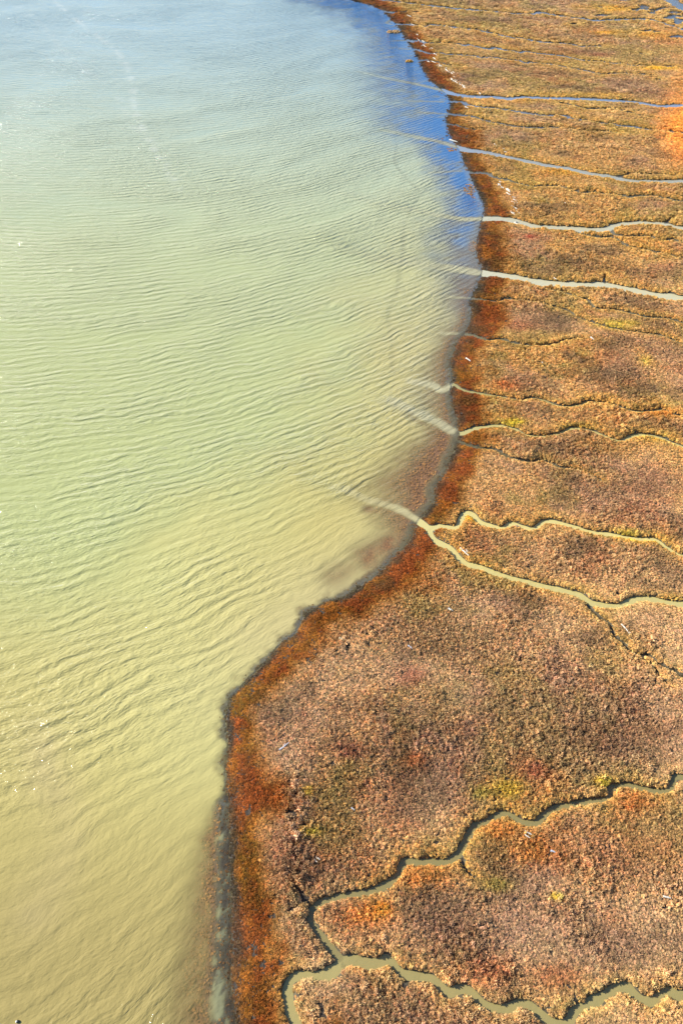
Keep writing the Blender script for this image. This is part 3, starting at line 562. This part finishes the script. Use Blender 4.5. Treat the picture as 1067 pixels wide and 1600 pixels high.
# ------------------------------------------------------------------ driftwood, hummocks, float
M_WOOD = wood_material("bleached_wood", (.78, .71, .58)); M_GREY = wood_material("grey_wood", (.55, .60, .68)); M_TAN = wood_material("tan_wood", (.55, .40, .22))
M_HUM = plant_material("hummock_plants", 'GEOMETRY')
def log_mesh(pts, r, seed, material, stub=True):
    """a bleached branch: a bent tapering stem of eight sides with a broken side stub"""
    q = random.Random(seed); V, F = [], []
    def tube(P, R):
        b = len(V); n = 8
        for i, (c, rr) in enumerate(zip(P, R)):
            t = (P[min(i + 1, len(P) - 1)] - P[max(i - 1, 0)]).normalized(); a = t.orthogonal().normalized(); e = t.cross(a)
            for k in range(n):
                w = 6.28318 * k / n; V.append(c + (a * math.cos(w) + e * math.sin(w)) * rr * q.uniform(.86, 1.12))
        for i in range(len(P) - 1):
            for k in range(n): F.append((b + i * n + k, b + i * n + (k + 1) % n, b + (i + 1) * n + (k + 1) % n, b + (i + 1) * n + k))
        F.append(tuple(b + k for k in range(n))[::-1]); F.append(tuple(b + (len(P) - 1) * n + k for k in range(n)))
    S_ = smooth(np.array(pts), 4) if len(pts) > 2 else np.linspace(pts[0], pts[1], 7)
    P = [Vector((p[0], p[1], q.uniform(-.25, .25) * r)) for p in S_]; L_ = (P[-1] - P[0]).length
    side = Vector((-(P[-1] - P[0]).y, (P[-1] - P[0]).x, 0)).normalized(); bow = q.uniform(-.07, .07) * L_
    P = [p + side * bow * math.sin(math.pi * i / (len(P) - 1)) for i, p in enumerate(P)]
    tube(P, [r * (1.15 - .65 * i / (len(P) - 1)) for i in range(len(P))])
    if stub:
        k = len(P) // 2; d = (P[k + 1] - P[k]).normalized(); o = P[k]
        tube([o, o + (d * .6 + side * .7) * L_ * .13, o + (d * .9 + side * .8) * L_ * .22], [r * .6, r * .5, r * .25])
    me = bpy.data.meshes.new("driftwood"); me.from_pydata([tuple(v) for v in V], [], F); me.materials.append(material); me.update()
    return me
def lay(pts_px, r, label, group=None, material=None, seed=0, lift=.16, stub=True, name="driftwood"):
    P = gp(pts_px); c = P.mean(0)
    me = log_mesh([(p[0] - c[0], p[1] - c[1]) for p in P], r, seed, material or M_WOOD, stub)
    o = bpy.data.objects.new(name, me); COL.objects.link(o)
    zz = float(look(Z, np.array([c[0]]), np.array([c[1]]))[0])
    o.location = (c[0], c[1], max(zz, 0) + lift * float(np.interp(c[1], [60, 110, 200], [1, .9, .6])))
    return tag(o, label, "driftwood", group)
SC = "driftwood scattered over the marsh"
for i, (pts, r, label, m) in enumerate((
 ([(437, 1176), (452, 1164)], .05, "thin straight bluish white pole lying just inland of the rusty shore belt", M_GREY),
 ([(494, 1342), (500, 1347)], .07, "upper of two stubby white driftwood pieces side by side above the looping creek", M_WOOD),
 ([(491, 1346), (496, 1351)], .06, "lower of two stubby white driftwood pieces side by side above the looping creek", M_WOOD),
 ([(549, 1266), (554, 1270)], .045, "tiny bluish driftwood chip lying alone in the mauve plants above the looping creek", M_GREY),
 ([(818, 1302), (829, 1308)], .06, "upper of two parallel white sticks just below the looping creek", M_WOOD),
 ([(817, 1307), (826, 1313)], .05, "lower of two parallel white sticks just below the looping creek", M_WOOD),
 ([(858, 1333), (866, 1336)], .07, "short blue grey driftwood stick among orange plants below the looping creek", M_GREY),
 ([(1032, 1404), (1044, 1407)], .07, "short white stick near the right edge between the looping creek and the zigzag arm", M_WOOD),
 ([(699, 955), (706, 959)], .11, "stout white driftwood block on plain plants below the forked creek", M_WOOD),
 ([(637, 1013), (643, 1018)], .055, "small white driftwood chip on dark knobbly plants below the forked creek", M_GREY),
 ([(968, 980), (976, 988), (981, 996), (983, 1004)], .055, "long curved white branch lying beside the black ditch", M_WOOD),
 ([(718, 861), (731, 873)], .075, "longer white log on the bank inside the creek fork", M_WOOD),
 ([(724, 861), (730, 867)], .05, "shorter white stick beside the longer log inside the creek fork", M_WOOD),
 ([(530, 1002), (538, 1005)], .12, "stout tan stump lying inland of the shore bend", M_TAN),
 ([(864, 405), (875.5, 414)], .07, "long white pole lying alone between the third wide creek and the cream coloured creek", M_WOOD),
 ([(881, 321), (888, 325)], .15, "stout white driftwood log lying alone above the third wide creek", M_WOOD),
 ([(864, 437), (868, 439.5)], .08, "short white stick on the upper bank of the cream coloured creek", M_WOOD),
 ([(817, 564), (822, 568)], .085, "small stout white stick in the plain below the short curved creek", M_WOOD),
 ([(921, 531), (926, 535)], .08, "small white stick near the inland end of the short curved creek", M_WOOD),
 ([(845, 570), (854, 579)], .04, "thin pale twig lying in the plain below the short curved creek", M_WOOD),
 ([(727, 563), (734, 568)], .09, "pale stick on the shore belt between the short curved creek and the thin winding creek", M_WOOD),
 ([(702, 219), (714, 222.5)], .12, "flat white pole at the water's edge just above the second wide creek", M_WOOD),
 ([(726, 169), (731, 171)], .12, "single white stick under the first step of the narrow stepped creek", M_WOOD),
 ([(717, 133), (722, 135.5)], .10, "lowest small stick before the uppermost wide creek, nearest its bank", M_WOOD) if False else
 ([(803, 350), (808, 353)], .11, "single white stick on the lower bank of the third wide creek", M_WOOD),
)): lay(pts, r, label, SC, m, 40 + i)
def wrack(pts, label, group, ln, seed):
    q = random.Random(seed)
    for i, (x, y) in enumerate(pts):
        dx = ln * q.uniform(.6, 1.2); sl = q.choice((.42, .5, .62, .2, .8)) * (1 if q.random() < .85 else -1)
        lay([(x - dx / 2, y - dx * sl / 2), (x + dx / 2, y + dx * sl / 2)], q.uniform(.07, .12), label, group, M_WOOD, seed * 100 + i, .14, q.random() < .5)
q_ = random.Random(5)
def along_px(P, n, j):
    P = np.array(P, float); t = np.linspace(0, len(P) - 1, n); k = np.minimum(t.astype(int), len(P) - 2); f = (t - k)[:, None]
    return [(a + q_.gauss(0, j), b + q_.gauss(0, j * .5)) for a, b in P[k] * (1 - f) + P[k + 1] * f]
wrack(along_px([(672, 99), (684, 103), (692, 106), (708, 115), (705, 122), (712, 129), (722, 135), (734, 142), (747, 147)], 30, 2.2), "short white stick in the long stranded line slanting down to the uppermost wide creek", "long stranded line of driftwood", 5, 1)
wrack(along_px([(639, 28), (648, 40), (651, 60), (663, 72), (674, 77), (677, 93)], 13, 2.0), "small white stick close to the far shore above the short dark ditch", "driftwood near the far shore", 5, 2)
wrack(along_px([(772, 226), (782, 232), (789, 240)], 7, 1.6), "small pale stick in the cluster on the upper bank of the second wide creek", "driftwood above the second wide creek", 4.5, 3)
wrack(along_px([(778, 287), (787, 296), (792, 302), (801, 312), (802, 322), (807, 329), (803, 337)], 20, 2.6), "short white stick in the steep scatter between the dark creek and the third wide creek", "driftwood scatter above the third wide creek", 5.5, 4)
wrack([(797, 349.5), (806, 347.5), (812, 352)], "pale chip by the single stick below the third wide creek", "driftwood chips below the third wide creek", 3.5, 6)

import bmesh
def hummock(px, py, r, h, col, label):
    bm = bmesh.new(); q = random.Random(int(px))
    def blob(c, rr, sub):
        v = bmesh.ops.create_icosphere(bm, subdivisions=sub, radius=rr)['verts']
        for w in v: w.co = Vector((w.co.x * q.uniform(.85, 1.15), w.co.y * q.uniform(.85, 1.15), w.co.z * q.uniform(.8, 1.2))) + Vector(c)
    for i in range(90):
        a, d = q.uniform(0, 6.283), r * math.sqrt(q.random()); z = h * (1 - (d / r) ** 2) ** .5
        blob((d * math.cos(a) * 1.25, d * math.sin(a) * .8, z * q.uniform(.35, 1)), r * q.uniform(.10, .24), 2)
    me = bpy.data.meshes.new("marsh_hummock"); bm.to_mesh(me); bm.free()
    at = me.attributes.new("plant_tint", 'FLOAT_COLOR', 'POINT'); at.data.foreach_set("color", np.tile(np.array(col + (1,), np.float32), len(me.vertices)))
    me.materials.append(M_HUM); me.polygons.foreach_set("use_smooth", np.ones(len(me.polygons), bool))
    o = bpy.data.objects.new("marsh_hummock", me); COL.objects.link(o); x, y = g(px, py); o.location = (x, y, -.04)
    tag(o, label, "hummock")
hummock(806, 826, .34, .5, (.55, .38, .20), "pale bushy hummock standing in the upper arm of the forked creek")
hummock(856, 823, .42, .3, (.36, .21, .10), "low brown hummock by the upper arm of the forked creek, right of the pale one")
hummock(639, 96.5, .7, .45, (.50, .27, .06), "small golden islet in the blue shallows off the short dark ditch")
hummock(615, 50.5, 1.3, .3, (.36, .22, .10), "tan islet in the blue shallows between the two topmost thin creeks")

fl = bpy.data.objects.new("mooring_float", None); COL.objects.link(fl); x, y = g(28, 1596.5); fl.location = (x, y, .04)
tag(fl, "small dark float with a pale end on the water in the bottom corner", "float")
def lathe(name, prof, material, parent, n=20):
    bm = bmesh.new(); rings = [[bm.verts.new((xx, rr * math.cos(6.28318 * k / n), rr * math.sin(6.28318 * k / n))) for k in range(n)] for xx, rr in prof]
    for a, b in zip(rings[:-1], rings[1:]):
        for k in range(n): bm.faces.new((a[k], a[(k + 1) % n], b[(k + 1) % n], b[k]))
    bm.faces.new(rings[0][::-1]); bm.faces.new(rings[-1])
    bmesh.ops.recalc_face_normals(bm, faces=bm.faces)
    me = bpy.data.meshes.new(name); bm.to_mesh(me); bm.free(); me.materials.append(material); me.polygons.foreach_set("use_smooth", np.ones(len(me.polygons), bool))
    o = bpy.data.objects.new(name, me); COL.objects.link(o); o.parent = parent; return o
def plain(name, col, rough=.5):
    m, nt, out = mat(name); p = node(nt, "ShaderNodeBsdfPrincipled"); p.inputs['Base Color'].default_value = col + (1,); p.inputs['Roughness'].default_value = rough; nt.links.new(p.outputs[0], out.inputs[0]); return m
lathe("hull", [(-.03, .085), (.02, .105), (.08, .10), (.13, .075), (.16, .03)], plain("dark_rubber", (.02, .018, .016)), fl)
lathe("pale_end", [(-.12, .025), (-.10, .06), (-.06, .08), (-.0305, .084)], plain("pale_float_end", (.75, .72, .66)), fl)  # left end of the float, paler than the rest
